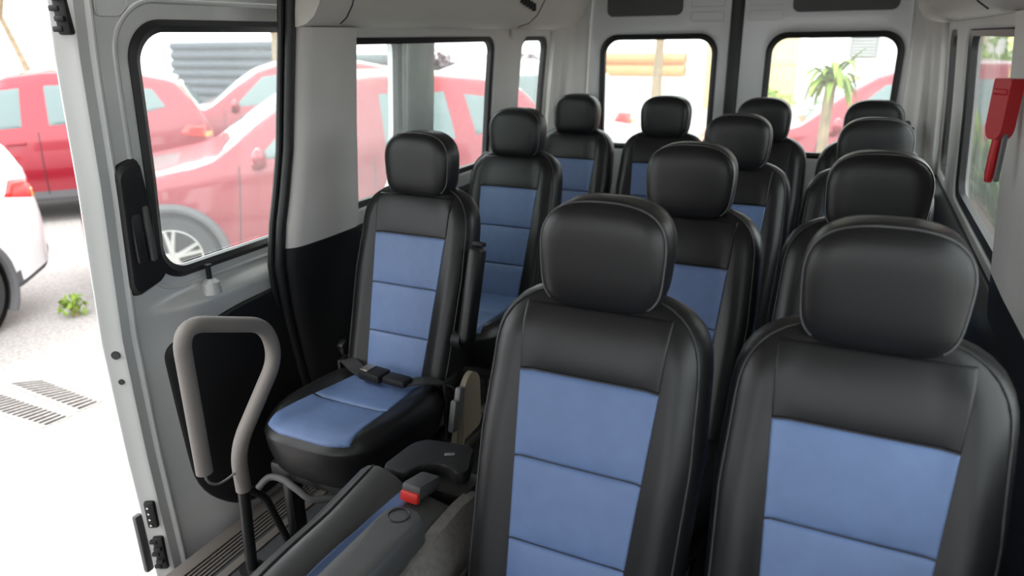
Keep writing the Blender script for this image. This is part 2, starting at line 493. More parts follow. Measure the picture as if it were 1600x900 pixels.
G = 'black and blue passenger seats'
plain = make_seat('passenger_seat', belt='stub')
solo = make_seat('passenger_seat', arm=True, belt='lap', cover=True)
def seat(src, x, y, z, label, first=False):
    o = src if first else copy_tree(src)
    o.location = (x, y, z); tag(o, label, 'seat', G); return o
seat(plain, .690, 1.195, .004, 'largest black and blue seat at the front, nearest the right wall', True)
seat(plain, .245, 1.195, .004, 'front row black and blue seat beside the red belt buckle')
seat(plain, .690, 1.955, 0, 'black seat by the right wall, directly behind the front wall seat')
seat(plain, .235, 1.955, 0, 'aisle seat directly behind the front seat next to the red buckle')
seat(solo, -.610, 1.925, 0, 'single black and blue seat by the door, fold-up armrest and lap belt', True)
seat(plain, .690, 2.76, 0, 'third black seat from the front along the right wall')
seat(plain, .235, 2.76, 0, 'third row aisle seat showing its headrest beneath the rear door seam')
seat(plain, -.650, 2.73, 0, 'single teal-blue panelled seat behind the seat with the armrest')
seat(plain, .690, 3.52, 0, 'rearmost black seat in the right corner below the palm window')
seat(plain, .235, 3.52, 0, 'back row seat right of the black rear door seam')
seat(plain, -.220, 3.52, 0, 'back row seat in front of the tree trunk in the rear window')
seat(plain, -.680, 3.52, 0, 'back row seat in the left corner by the narrow side window')

# ================================================================== VAN SHELL
def X(z): return interp(z, [-.4, 0, .35, .6, .87, 1.2, 1.475, 1.55, 1.75, 1.9], [1.02, 1.03, 1.03, 1.02, .985, .958, .93, .92, .88, .80])
def fnL(u, v, d): return (-X(v) - d, u, v)
def fnR(u, v, d): return (X(v) + d, u, v)
def st(o, kind='structure'): o['kind'] = kind; return o

def side_window(name, fn, hole, r, d):
    root = st(empty(name))
    mb = MB(); gasket(mb, hole, r, fn, d - .008, .036, .022, -.002); mb.build('gasket', 'rubber', root)
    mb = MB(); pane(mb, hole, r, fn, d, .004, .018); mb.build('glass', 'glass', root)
    return root
# left wall behind the sliding-door opening
W1 = (1.93, 3.105, .862, 1.478); W2 = (3.375, 3.735, .862, 1.478)
mb = MB()
for rc, h in (((1.74, 3.235, .58, 1.60), W1), ((3.235, 3.93, .58, 1.60), W2)): holed_panel(mb, rc, h, .07, fnL, 0, .05, lip=.012)
def slab(mb, fn, u0, u1, zs_, d0, d1, nu=2):
    L = [];
    zz = zs_
    for z in zz: L.append([fn(u0, z, d0), fn(u1, z, d0), fn(u1, z, d1), fn(u0, z, d1)])
    mb.loft(L)
slab(mb, fnL, 1.74, 3.93, [-.35, 0, .2, .35, .5, .58], 0, .05)
slab(mb, fnL, -1.2, 3.93, [1.60, 1.66, 1.75, 1.9], 0, .05)
slab(mb, fnL, .30, .44, [-.35, 0, .35, .6, .87, 1.2, 1.475, 1.6, 1.75, 1.9], 0, .05)
st(mb.build('wall_left', 'trim_grey'))
side_window('window_1', fnL, W1, .07, .035); side_window('window_2', fnL, W2, .07, .035)
# right wall
W3 = (1.95, 3.105, .862, 1.478); W4 = (3.375, 3.735, .862, 1.478); W5 = (-.55, 1.25, .862, 1.478)
mb = MB()
for rc, h in (((1.6, 3.235, .58, 1.60), W3), ((3.235, 3.93, .58, 1.60), W4), ((-.9, 1.6, .58, 1.60), W5)): holed_panel(mb, rc, h, .07, fnR, 0, .05, lip=.012)
slab(mb, fnR, -.9, 3.93, [-.35, 0, .2, .35, .5, .58], 0, .05)
slab(mb, fnR, -.9, 3.93, [1.60, 1.66, 1.75, 1.9], 0, .05)
st(mb.build('wall_right', 'trim_grey'))
side_window('window_3', fnR, W3, .07, .035); side_window('window_4', fnR, W4, .07, .035); side_window('window_5', fnR, W5, .07, .035)

# cab end: windscreen wall, dashboard and cab side
WF = (-.80, .80, .95, 1.66)
def fnF(u, v, d): return (u, -1.62 - d + .25 * max(0, v - .9), v)
mb = MB(); holed_panel(mb, (-1.0, 1.0, .80, 1.86), WF, .10, fnF, 0, .05)
slab(mb, lambda u, z, d: (u, -1.62 - d, z), -1.0, 1.0, [-.35, 0, .4, .80], 0, .05)
mb.box((0, -1.42, .62), (1.96, .40, .56), .08); st(mb.build('wall_front', 'dark_grey'))
W6 = (-.55, .22, .90, 1.50); mb = MB(); holed_panel(mb, (-1.0, .42, .58, 1.60), W6, .08, fnL, 0, .05)
slab(mb, fnL, -1.6, .42, [-.35, 0, .2, .35, .5, .58], 0, .05); st(mb.build('wall_cab', 'dark_grey'))
# floor and ceiling
mb = MB(); mb.box((0, 1.2, -.03), (2.02, 5.6, .06)); mb.box((-1.0, 1.08, -.19), (.03, 1.32, .30))
st(mb.build('floor', 'floor', None, 0))
mb = MB(); P = []
rings = []
prof = [(-.90, 1.86), (-.82, 1.93), (-.6, 1.965), (0, 1.98), (.6, 1.965), (.82, 1.93), (.90, 1.86)]
for y in (-1.5, .5, 2., 3.2, 3.96): rings.append([(x, y, z) for x, z in prof] + [(x, y, z + .05) for x, z in reversed(prof)])
mb.loft(rings); st(mb.build('ceiling', 'headliner', None, 30))

# overhead ducts along both sides
def duct(s, y0, y1, name):
    mb = MB()
    pr = [(.925, 1.498), (.90, 1.497), (.865, 1.506), (.835, 1.525), (.81, 1.56), (.785, 1.62), (.75, 1.72), (.715, 1.83), (.69, 1.955), (.80, 1.95), (.87, 1.86), (.905, 1.70)]
    ys = [y0 + (y1 - y0) * i / 8 for i in range(9)]
    mb.loft([[(s * x, y, z) for x, z in pr] for y in ys]); return st(mb.build(name, 'headliner', None, 35))
dl = duct(-1, 1.72, 3.90, 'trim_1'); dr = duct(1, .2, 3.90, 'trim_2')
# panel joints of the left duct, thin dark grooves
def joint(parent, s, ys, name='panel_joint'):
    mb = MB(); pr = [(.86, 1.507), (.835, 1.5235), (.809, 1.558), (.784, 1.618), (.749, 1.718), (.714, 1.828)]
    pts = [(s * x, y, z) for (x, z), y in zip(pr, ys)]
    mb.tube(pts, .0025, 6); mb.build(name, 'dark_grey', parent)
joint(dl, -1, [1.87] * 6); joint(dl, -1, [3.17, 3.235, 3.275, 3.30, 3.32, 3.33]); joint(dr, 1, [2.05, 2.03, 2.01, 1.99, 1.97, 1.95])
mb = MB(); 
for k in range(5): mb.box((-.781 + .004 * k, 3.05 + .022 * k, 1.622 - .008 * k), (.02, .014, .034), .003)
mb.build('vent_slot', 'black_plastic', dl)

# B-pillar trim behind the sliding door
def pillar(name, s, prof, zlo, zhi, mat, nz=14, yoff=None):
    mb = MB(); rings = []
    for i in range(nz + 1):
        z = lerp(zlo, zhi, i / nz); dy = yoff(z) if yoff else 0
        rings.append([(s * (X(z) + dx), y + (dy if y < 1.9 else 0), z) for dx, y in prof])
    mb.loft(rings); return st(mb.build(name, mat, None, 35))
pb = [(.03, 1.700), (.0, 1.698), (-.022, 1.706), (-.036, 1.722), (-.044, 1.745), (-.052, 1.85), (-.050, 1.955), (-.040, 1.985), (-.02, 1.995), (.03, 1.995)]
def bend(z): return interp(z, [0, .3, .6, .78, .90, 1.0, 1.15, 1.5], [.05, .02, -.035, -.065, -.055, -.03, 0, .03])
pillar('trim_3', -1, pb, .832, 1.497, 'trim_grey', 20, bend)
pillar('trim_4', -1, [(a - (.006 if a < 0 else 0), b) for a, b in pb], .0, .830, 'black_plastic', 20, bend)
# door seal along the opening
mb = MB(); pts = []
for i in range(40):
    z = lerp(-.02, 1.72, i / 39); pts.append((-(X(z) - .002), 1.688 + bend(z), z))
mb.tube(pts, [.017] * 40, 10)
mb.tube([(p[0] - .02, p[1] - .018, p[2]) for p in pts], .010, 8)
st(mb.build('trim_5', 'rubber'))
# black lower liners left and right
def liner(name, s, y0, y1, prof):
    mb = MB(); mb.loft([[(s * (X(z) + dx), y, z) for dx, z in prof] for y in (y0, lerp(y0, y1, .5), y1)]); return st(mb.build(name, 'black_plastic', None, 35))
liner('trim_6', -1, 1.98, 3.90, [(.02, .0), (-.03, .0), (-.03, .5), (-.035, .76), (-.030, .80), (-.012, .815), (.02, .815)])
liner('trim_7', 1, -.5, 3.90, [(.02, .0), (-.05, .0), (-.06, .5), (-.065, .74), (-.055, .80), (-.035, .825), (-.012, .84), (.02, .84)])
# rear corner pillars
def corner(name, s):
    mb = MB(); pr = [(.96, 3.74), (.925, 3.745), (.905, 3.765), (.897, 3.80), (.890, 3.815), (.872, 3.83), (.860, 3.86), (.848, 3.90), (.822, 3.925), (.812, 3.95), (.806, 3.985), (.96, 3.985)]
    rings = []
    for i in range(13):
        z = lerp(.0, 1.93, i / 12); k = X(z) - X(1.3)
        rings.append([(s * (x + k * (1 if x > .88 else .4)), y, z) for x, y in pr])
    mb.loft(rings); return st(mb.build(name, 'trim_grey', None, 35))
corner('trim_8', -1); corner('trim_9', 1)
# right pillar near the camera
pr_ = [(.03, 1.22), (-.01, 1.23), (-.028, 1.26), (-.034, 1.40), (-.036, 1.70), (-.033, 1.90), (-.025, 1.955), (-.010, 1.985), (.03, 1.99)]
def pillarR(name, zlo, zhi, mat):
    mb = MB(); rings = []
    for i in range(15):
        z = lerp(zlo, zhi, i / 14); rings.append([(X(z) + dx, y - .10 * max(0, 1.2 - z) ** 1.0, z) for dx, y in pr_])
    mb.loft(rings); return st(mb.build(name, mat, None, 35))
pillarR('trim_10', .93, 1.497, 'trim_grey'); pillarR('trim_11', 0, .928, 'black_plastic')

# sill plates at the step
mb = MB()
for x, w in ((-.86, .03), (-.985, .05)): mb.box((x, 1.08, .003), (w, 1.30, .008), .003)
for k in range(5): mb.box((-.895 - .014 * k, 1.08, .002), (.005, 1.28, .006))
st(mb.build('trim_12', 'sill_alloy'))

# ------------------------------------------------------------------ sliding door (door_1), standing open outside the wall
def XD(z): return interp(z, [-.10, 0, .35, .7, .9, 1.12, 1.42, 1.6, 1.75], [1.072, 1.075, 1.088, 1.086, 1.066, 1.042, 1.021, .997, .965])
def fnD(u, v, d):              # the inside face steps inboard below the window, a ledge
    k = .042 * sstep(.783, .735, v) * sstep(1.14, 1.36, u) if d < .035 else 0
    return (-XD(v) - d + k, u, v)
door = st(empty('door_1'))
DW = (1.240, 2.43, .826, 1.512)
mb = MB(); holed_panel(mb, (1.127, 2.68, .785, 1.74), DW, .095, fnD, 0, .05, rings=16, lip=.018)
rows = [-.22, 0, .1, .2, .3, .4, .5, .60, .68, .725, .735, .743, .751, .759, .767, .775, .785]; us_ = [1.127, 1.15, 1.175, 1.20, 1.225, 1.25, 1.275, 1.30, 1.33, 1.36, 1.6, 2.68]
mb.loft([[fnD(u, z, 0) for u in us_] + [fnD(u, z, .05) for u in reversed(us_)] for z in rows])
# leading-edge flange: stepped channel
ed = [(.0, 1.150), (-.001, 1.147), (-.009, 1.141), (-.009, 1.136), (-.001, 1.128), (-.002, 1.112), (-.003, 1.100), (.003, 1.092), (.026, 1.078), (.031, 1.068), (.034, 1.066), (.040, 1.068), (.044, 1.085), (.048, 1.125), (.048, 1.150)]
zs_ = [-.22 + 1.96 * i / 32 for i in range(33)]
mb.loft([[fnD(y + .012, z, dx) for dx, y in ed] for z in zs_])
mb.build('door_panel', 'silver', door, 35)
mb = MB(); gasket(mb, DW, .095, fnD, .008, .030, .024, -.002); mb.build('gasket', 'rubber', door)
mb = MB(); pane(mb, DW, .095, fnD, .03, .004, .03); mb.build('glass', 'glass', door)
# embossed recess by the top corner
mb = MB(); e = rounded([(1.165, 1.52, 0), (1.225, 1.52, 0), (1.25, 1.545, 0), (1.245, 1.60, 0), (1.165, 1.60, 0)], .012, 4, True)
mb.tube([fnD(p.x, p.y, -.0005) for p in e], .003, 6, True); mb.build('embossed_rim', 'silver', door)
mb = MB(); mb.tube([fnD(*p, .001) for p in hole_loop(DW[0] - .036, DW[1] + .036, DW[2] - .030, DW[3] + .045, .12)], .007, 8, True); mb.build('window_swage', 'silver', door)
# black inner lining
lin = rounded([(1.215, .645, 0), (1.45, .69, 0), (2.6, .725, 0), (2.6, .05, 0), (1.38, .01, 0), (1.235, .14, 0)], [.05, .08, .05, .05, .12, .12], 6, True)
mb = MB()
c_ = Vector((1.9, .43, 0)); LR = []
for d, s in ((.002, 1.0), (-.010, 1.0), (-.016, .985), (-.018, .9), (-.018, .6), (-.018, .3), (-.018, .05)):
    LR.append([fnD(lerp(c_.x, p.x, s), lerp(c_.y, p.y, s), d) for p in lin])
mb.loft(LR); mb.build('inner_lining', 'black_plastic', door, 30)
# handle housing: tall black bezel with a recessed pull
hb = rounded([(1.148, 1.165, 0), (1.212, 1.180, 0), (1.232, 1.03, 0), (1.232, .92, 0), (1.262, .86, 0), (1.245, .838, 0), (1.168, .815, 0), (1.150, .84, 0)], [.03, .01, .02, .03, .012, .012, .02, .02], 5, True)
mb = MB(); c_ = Vector((1.195, .985, 0)); LR = []
for d, s in ((.002, 1.03), (-.014, 1.0), (-.024, .94), (-.026, .85)): LR.append([fnD(lerp(c_.x, p.x, s), lerp(c_.y, p.y, s), d) for p in hb])
mb.loft(LR)
hd = mb.build('door_handle', 'black_plastic', door, 30)
mb = MB(); mb.box(fnD(1.180, .985, -.026), (.012, .030, .145), .004); mb.build('pull_recess', 'rubber', hd)
mb = MB(); mb.box(fnD(1.208, .985, -.032), (.016, .016, .150), .005); mb.build('pull_grip', 'dark_grey', hd)
# latches in the edge
for z0, nm in ((1.535, 'latch'), (.155, 'connector'), (.02, 'latch')):
    mb = MB(); c = fnD(1.098, z0, .016); A = Matrix.Rotation(math.radians(28), 3, 'Z')
    mb.box(c, (.030, .026, .115 if nm == 'latch' else .09), .006, A)
    if nm == 'latch':
        for k in range(5): mb.box((c[0] + .012 * ((k % 2) - .5), c[1] - .014, z0 - .045 + .022 * k), (.022, .014, .012), .003, A)
    lt = mb.build(nm, 'black_plastic', door)
    if nm == 'connector':
        for k in range(4):
            mb = MB(); mb.disc((c[0] + .004, c[1] - .013, z0 - .032 + .02 * k), (.4, -.9, 0), .0035, .006, 8); mb.build('contact_pin', 'chrome', lt)
for z0 in (.665, .585):
    mb = MB(); c = fnD(1.0965, z0, .0145); mb.disc(c, (.45, -.9, 0), .012 if z0 > .6 else .008, .006, 14); mb.build('plug', 'rubber', door)
mb = MB(); c = fnD(1.40, .760, -.004); mb.tube([(c[0], c[1], .790), (c[0], c[1], .832)], .008, 12); mb.box((c[0], c[1], .836), (.022, .022, .01), .004)
lk = mb.build('lock_knob', 'black_plastic', door)
mb = MB(); mb.tube([(c[0], c[1], .750), (c[0], c[1], .785), (c[0], c[1], .796)], [.03, .026, .014], 18); mb.build('knob_base', 'silver', lk)
mb = MB(); mb.box(fnD(1.070, .06, .048), (.018, .026, .20), .006); mb.build('edge_guard', 'dark_grey', door)

# ------------------------------------------------------------------ rear doors
YR = 4.0
def fnB(u, v, d): return (u, YR + d + .03 * max(0, 1.2 - v) * 0, v)
def rear_door(name, rect, hole, pocket, es):
    root = st(empty(name))
    mb = MB(); holed_panel(mb, rect, hole, .105, fnB, 0, .05, rings=7, lip=.022)
    mb.build('door_panel', 'door_grey', root, 35)
    mb = MB(); gasket(mb, hole, .105, fnB, .02, .030, .026, .016); mb.build('gasket', 'rubber', root)
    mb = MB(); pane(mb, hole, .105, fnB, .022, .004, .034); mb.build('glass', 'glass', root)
    mb = MB(); H = hole_loop(*pocket, .035, 4, 4); c = ((pocket[0] + pocket[1]) / 2, (pocket[2] + pocket[3]) / 2)
    mb.loft([[fnB(lerp(c[0], p[0], s), lerp(c[1], p[1], s), d) for p in H] for d, s in ((.004, 1), (-.006, 1), (-.012, .985), (-.012, .9), (-.012, .05))])
    mb.build('pocket_cover', 'dark_grey', root, 30)
    mb = MB()
    for e in es:
        H = hole_loop(*e, .012, 3, 4); mb.tube([fnB(p[0], p[1], -.0005) for p in H], .0028, 6, True)
    mb.build('embossed_rim', 'door_grey', root)
    return root
rear_door('door_2', (-.815, -.030, .15, 1.93), (-.755, -.072, .828, 1.486), (-.70, -.285, 1.562, 1.74), [(-.24, -.07, 1.53, 1.575), (-.24, -.07, 1.60, 1.75)])
rear_door('door_3', (.030, .830, .15, 1.93), (.138, .802, .828, 1.486), (.262, .735, 1.562, 1.74), [(.055, .215, 1.53, 1.575), (.055, .215, 1.60, 1.75)])
mb = MB(); rings = []
pr = [(-.034, 3.998), (-.026, 3.982), (.0, 3.976), (.022, 3.982), (.032, 3.998), (.032, 4.03), (-.034, 4.03)]
mb.loft([[(x, y, z) for x, y in pr] for z in (.15, 1.0, 1.93)]); st(mb.build('trim_13', 'rubber', None, 50))
mb = MB(); mb.box((0, 4.0, .09), (1.9, .10, .18), .01); mb.box((0, 4.0, 1.945), (1.9, .10, .05), .01); st(mb.build('wall_rear', 'door_grey'))
mb = MB(); mb.box((.835, 3.82, 1.02), (.035, .05, .10), .012); mb.tube(smooth_path([(.85, 3.80, 1.04), (.865, 3.74, .9), (.89, 3.70, .7), (.92, 3.66, .3)], 6), .018, 8)
tag(mb.build('seat_belt_reel', 'black_plastic'), 'black seat belt reel cover in the right rear corner of the van', 'seat belt')

# ================================================================== INTERIOR THINGS
# grab rail with foam sleeve
gr = empty('grab_rail', (-.80, 1.17, -.0)); tag(gr, 'bent grab rail with grey foam sleeve on a black post by the door', 'grab rail')
def loc(pts, o=(-.80, 1.17, 0)): return [Vector(p) - Vector(o) for p in pts]
P = rounded([(-.80, 1.183, .27), (-.80, 1.182, .40), (-.80, 1.368, .60), (-.80, 1.345, .71), (-.80, 1.073, .815), (-.80, 1.070, .395)], [0, .10, .10, .09, .08, 0], 8)
mb = MB(); mb.tube(loc(P), .0215, 16); mb.build('foam_sleeve', 'foam', gr, 60)
mb = MB(); mb.tube(loc([(-.80, 1.166, .0), (-.80, 1.183, .29)]), .0165, 14); mb.disc(loc([(-.80, 1.166, .006)])[0], (0, 0, 1), .035, .012); mb.build('post', 'black_metal', gr)
mb = MB(); mb.tube(loc(rounded([(-.795, 1.19, .27), (-.78, 1.235, .22), (-.77, 1.29, .02)], .04)), .011, 10); mb.build('brace', 'black_metal', gr)
mb = MB(); mb.tube(loc(smooth_path([(-.80, 1.070, .40), (-.80, 1.075, .365), (-.80, 1.105, .338), (-.80, 1.15, .335), (-.80, 1.178, .345)], 6)), .0035, 8); mb.build('cable', 'grey_plastic', gr)
mb = MB(); mb.tube(smooth_path([(-.762, 1.200, .275), (-.738, 1.222, .303), (-.70, 1.234, .300), (-.66, 1.243, .272), (-.625, 1.262, .238), (-.58, 1.33, .215)], 8), .010, 10)
tag(mb.build('grey_hose', 'grey_plastic'), 'grey flexible hose arching from the grab rail to under the seat', 'hose')

# folded jump seat in the front row, left of the aisle pair
js = empty('folded_seat', (-.14, .85, 0)); tag(js, 'folded down black and blue seat with red belt buckle and armrest', 'seat')
o_ = Vector((-.14, .85, 0))
def pl_(x, y, z): return tuple(Vector((x, y, z)) - o_)
# slab running towards the camera: black ridge with a seam, blue strip sloping down to the armrest
def ridge(y):
    e = sstep(1.09, 1.0, y); f = sstep(.42, .56, y); k = min(1, max(.02, math.sqrt(max(0, min((1.085 - y) / .06, 1)))) )
    return k, f
pr = [(-.276, .36), (-.284, .45), (-.280, .515), (-.268, .545), (-.246, .562), (-.218, .568), (-.190, .562), (-.172, .553), (-.160, .545), (-.150, .540), (-.10, .526), (-.04, .515), (-.02, .49), (-.02, .36)]
ys = [.32, .325, .34, .37, .42, .48] + [lerp(.56, 1.05, i / 12) for i in range(13)] + [1.075, 1.10, 1.115, 1.122]
rings = []
for y in ys:
    kf = math.sqrt(max(.02, min(1, (1.125 - y) / .05))) if y > 1.06 else 1
    kn = math.sqrt(max(.05, min(1, (y - .318) / .10)))
    k = min(kf, kn); bow = .030 * (max(0, .82 - y) / .28) ** 2 - .02 * max(0, y - .9) / .2
    rings.append([pl_(x + (bow) * (1 if x < -.1 else .3), y, .36 + (z - .36) * k) for x, z in pr])
mb = MB(); mb.loft(rings); mb.build('seat_slab', 'black_leather_lit', js, 50)
mb = MB(); pts = []
for i in range(30):
    y = lerp(.40, 1.10, i / 29); k = min(1, math.sqrt(max(.02, (1.125 - y) / .05))); pts.append(pl_(-.232 + .030 * (max(0, .82 - y) / .28) ** 2 - .02 * max(0, y - .9) / .2, y, .36 + .2065 * k))
mb.tube(pts, .003, 6); mb.build('piping', 'rubber', js)
P = []
for i in range(26):
    v = i / 25; y = lerp(.42, 1.09, v); row = []
    for j in range(8):
        u = j / 7; a = -.172 + .03 * (abs(v - .5) * 2) ** 2.2; x = lerp(a, -.118, u)
        kk = math.sqrt(max(.02, min(1, (1.125 - y) / .05)))
        z0 = interp(x, [-.196, -.176, -.160, -.150, -.10, -.04], [.566, .556, .545, .540, .526, .515]) - .36
        row.append(pl_(x + .030 * (max(0, .82 - y) / .28) ** 2 - .02 * max(0, y - .9) / .2, y, .36 + z0 * kk + (.004 if 0 < i < 25 and 0 < j < 7 else -.006)))
    P.append(row)
mb = MB(); mb.grid(P); mb.build('blue_insert', 'blue_leather', js, 60)['label'] = 'blue leather strip'
# armrest with pivot cap
ar = rounded([(-.125, .36, 0), (-.030, .36, 0), (-.030, .96, 0), (-.118, .965, 0)], [.03, .03, .035, .045], 7, True)
ca = Vector((-.075, .72, 0)); LR = []
for z, s in ((.525, .96), (.532, 1.0), (.572, 1.0), (.584, .985), (.590, .95), (.591, .8), (.591, .4), (.591, .04)):
    sx = s if s < .9 else 1 - (1 - s) * 3
    LR.append([pl_(lerp(ca.x, p.x, sx), lerp(ca.y, p.y, s), z + .0 * p.y) for p in ar])
mb = MB(); mb.loft(LR); am = mb.build('armrest', 'dark_grey', js, 40)
mb = MB(); R = [(-.078 + .021 * math.cos(a), .925 + .021 * math.sin(a), .5912) for a in [2 * PI * k / 28 for k in range(28)]]
mb.tube([pl_(*p) for p in R], .0016, 6, True); mb.build('pivot_cap', 'rubber', am)
# buckle
mb = MB(); A = Matrix.Rotation(math.radians(-14), 3, 'X')
mb.box(pl_(-.128, 1.078, .545), (.050, .085, .036), .010, A); bk = mb.build('belt_buckle', 'dark_grey', js)
mb = MB(); mb.box(pl_(-.128, 1.036, .545), (.044, .014, .024), .004, A); mb.build('release_button', 'red_plastic', bk)['label'] = 'red release button'
# hinge cover plate
pp = rounded([(-.250, 1.108, 0), (-.185, 1.092, 0), (-.165, 1.150, 0), (-.115, 1.165, 0), (-.075, 1.145, 0), (-.058, 1.165, 0), (-.095, 1.262, 0), (-.215, 1.245, 0), (-.240, 1.215, 0)], [.012, .02, .035, .03, .02, .012, .02, .04, .03], 6, True)
mb = MB(); cp = Vector((-.16, 1.19, 0)); LR = []
for z, s in ((.515, .96), (.518, 1.0), (.540, 1.0), (.547, .97), (.549, .9), (.549, .4), (.549, .05)): LR.append([pl_(lerp(cp.x, p.x, s), lerp(cp.y, p.y, s), z) for p in pp])
mb.loft(LR); hp = mb.build('hinge_cover', 'black_plastic', js, 40)
mb = MB(); mb.box(pl_(-.130, 1.205, .549), (.024, .009, .004), .0015, Matrix.Rotation(.5, 3, 'Z')); mb.build('clip', 'grey_plastic', hp)
# fabric flank between slab and the next seat, and pedestal
mb = MB(); rings = []
for y, zt in ((.40, .487), (.70, .487), (.86, .489), (.95, .492), (1.0, .495), (1.08, .495), (1.15, .485), (1.19, .46)):
    rings.append([pl_(-.016, y, .05), pl_(-.058, y, zt - .02), pl_(-.062, y, zt + .015), pl_(-.052, y, zt + .028), pl_(-.030, y, zt + .022), pl_(.010, y, zt - .05), pl_(.026, y, zt - .16), pl_(.026, y, .05)])
mb.loft(rings); mb.build('side_skirt', 'fabric', js, 40)
mb = MB(); mb.box(pl_(-.14, .85, .19), (.22, .60, .34), .02); mb.box(pl_(-.14, 1.16, .27), (.20, .10, .50), .02); mb.box(pl_(-.14, .85, .01), (.30, .66, .02), .005); mb.build('pedestal', 'black_metal', js)
# seat rails behind it
for k, x in enumerate((-.61, -.545)):
    mb = MB(); mb.box((x, 2.06, .012), (.03, .70, .024), .004); mb.box((x, 2.06, .026), (.014, .70, .010), .002)
    tag(mb.build('seat_rail', 'steel'), ('steel floor rail nearer the door beneath the single armrest seat', 'steel floor rail nearer the aisle beneath the single armrest seat')[k], 'rail', 'steel seat rails')

# emergency hammer on the right pillar
hm = empty('emergency_hammer', (.892, 1.715, 1.285), .5); tag(hm, 'red emergency hammer on the grey pillar beside the right window', 'hammer')
Rz = Matrix.Rotation(math.radians(20), 3, 'Z')
mb = MB(); pf = rounded([(-.024, .085, 0), (.024, .085, 0), (.023, -.015, 0), (.013, -.032, 0), (-.013, -.032, 0), (-.023, -.015, 0)], [.006, .006, .01, .01, .01, .01], 4, True)
mb.prism([(p.x, p.y) for p in pf], -.028, .0, lambda a, b, h: (h, a, b)); mb.build('holder', 'hammer_red', hm, 30)
mb = MB(); mb.tube([(-.014, 0, -.02), (-.014, .001, -.10), (-.014, .002, -.118)], [.0095, .0095, .007], 12); mb.build('handle', 'hammer_red', hm)
mb = MB(); mb.box((-.012, -.017, -.062), (.010, .006, .105), .002); mb.build('edge_clip', 'grey_plastic', hm)
mb = MB(); mb.box((-.016, 0, .06), (.03, .036, .012), .003); mb.build('head', 'hammer_red', hm)

# ================================================================== OUTSIDE
GZ = -.55
mb = MB(); mb.box((0, 20, GZ - .05), (160, 160, .1)); st(mb.build('ground', 'ground', None, 0))
# drain grates
gl = 'drain grates in the yard'
GA = [(-3.989, 2.206), (-3.817, 2.34), (-3.217, 2.297), (-3.234, 2.164)]
GB = [(-3.993, 1.95), (-3.90, 2.115), (-3.218, 2.107), (-3.233, 1.969)]
def grate(G4, label, bars):
    """long sides G4[0]->G4[3] and G4[1]->G4[2]; slots run across"""
    V4 = [Vector((*p, 0)) for p in G4]; o = sum(V4, Vector()) / 4
    root = empty('drain_grate', (o.x, o.y, GZ)); tag(root, label, 'drain grate', gl)
    q = [v - o for v in V4]; up = Vector((0, 0, 1))
    mb = MB(); mb.loft([[p * 1.0 + up * h for p in q] for h in (-.03, .0035)]); mb.build('pit', 'pit', root, 0)
    for k in range(bars + 1):
        t = k / bars; p = q[0].lerp(q[3], t); r = q[1].lerp(q[2], t); w = (q[3] - q[0]) / bars * .17
        mb = MB(); mb.loft([[p - w + up * h, p + w + up * h, r + w + up * h, r - w + up * h] for h in (.001, .005)]); mb.build('bar', 'ground', root, 0)
    mb = MB()
    for a, b in ((0, 3), (1, 2)):
        d = (q[b] - q[a]).normalized(); s = Vector((-d.y, d.x, 0)) * .012
        mb.loft([[q[a] - s + up * h, q[a] + s + up * h, q[b] + s + up * h, q[b] - s + up * h] for h in (.0, .006)])
    mb.build('rim', 'ground', root, 0)
grate(GA, 'rusty slotted drain grate in the yard, the one farther from the van', 14)
grate(GB, 'rusty slotted drain grate in the yard, the one nearer the van', 16)

# ------------------------------------------------------------------ cars
CL = 4.5
def zr(l): return interp(l, [0, .04, .12, .3, .7, 1.15, 1.32, 1.7, 2.05, 2.35, 2.7, 3.2, 3.7, 4.0, 4.12, 4.3, 4.40, 4.46, 4.5], [.62, .74, .82, .90, .98, 1.04, 1.08, 1.33, 1.52, 1.60, 1.635, 1.635, 1.59, 1.53, 1.49, 1.26, 1.09, .98, .70])
def zb(l): return interp(l, [1.2, 4.3], [.96, 1.10])
def wb(l): return interp(l, [0, .05, .2, .5, .9, 2.0, 3.6, 4.1, 4.35, 4.46, 4.5], [.62, .72, .83, .90, .93, .93, .93, .90, .85, .78, .68])
def zsill(l): return interp(l, [0, .15, .5, 4.0, 4.4, 4.5], [.42, .30, .24, .24, .32, .46])
def wtop(l):
    k = sstep(0, .5, zr(l) - zb(l)); return lerp(wb(l) * .90, .63, k)
def section(l):
    w = wb(l); s = zsill(l); top = zr(l); sh = min(zb(l), top - .04); wt = wtop(l)
    P = [(.02, s), (w * .80, s), (w * .95, s + .02), (w * .985, s + .07)]
    for i in range(1, 10):
        t = i / 9; z = lerp(s + .07, sh, t); P.append((w * (1 - .035 * (2 * t - .9) ** 2 - .02 * t), z))
    wsh = P[-1][0]; zt = top - .055 * min(1, max(.3, (top - sh) / .4))
    for i in range(1, 6):
        t = i / 5; P.append((lerp(wsh, wt, t) + .02 * math.sin(PI * t) * min(1, (zt - sh) / .3), lerp(sh + .004, max(zt, sh + .008), t)))
    for f in (.96, .88, .72, .5, .25, 0): P.append((wt * f if f else .02, lerp(max(zt, sh + .008), top, math.sqrt(1 - f ** 3))))
    return P
def yside(l, z):
    P = section(l)[3:18]
    return interp(z, [p[1] for p in P], [p[0] for p in P])
def ztopf(l, y):
    P = section(l)[17:]; P = sorted((p[0], p[1]) for p in P)
    return interp(abs(y), [p[0] for p in P], [p[1] for p in P])
AX = (.90, 3.54); WR = .35
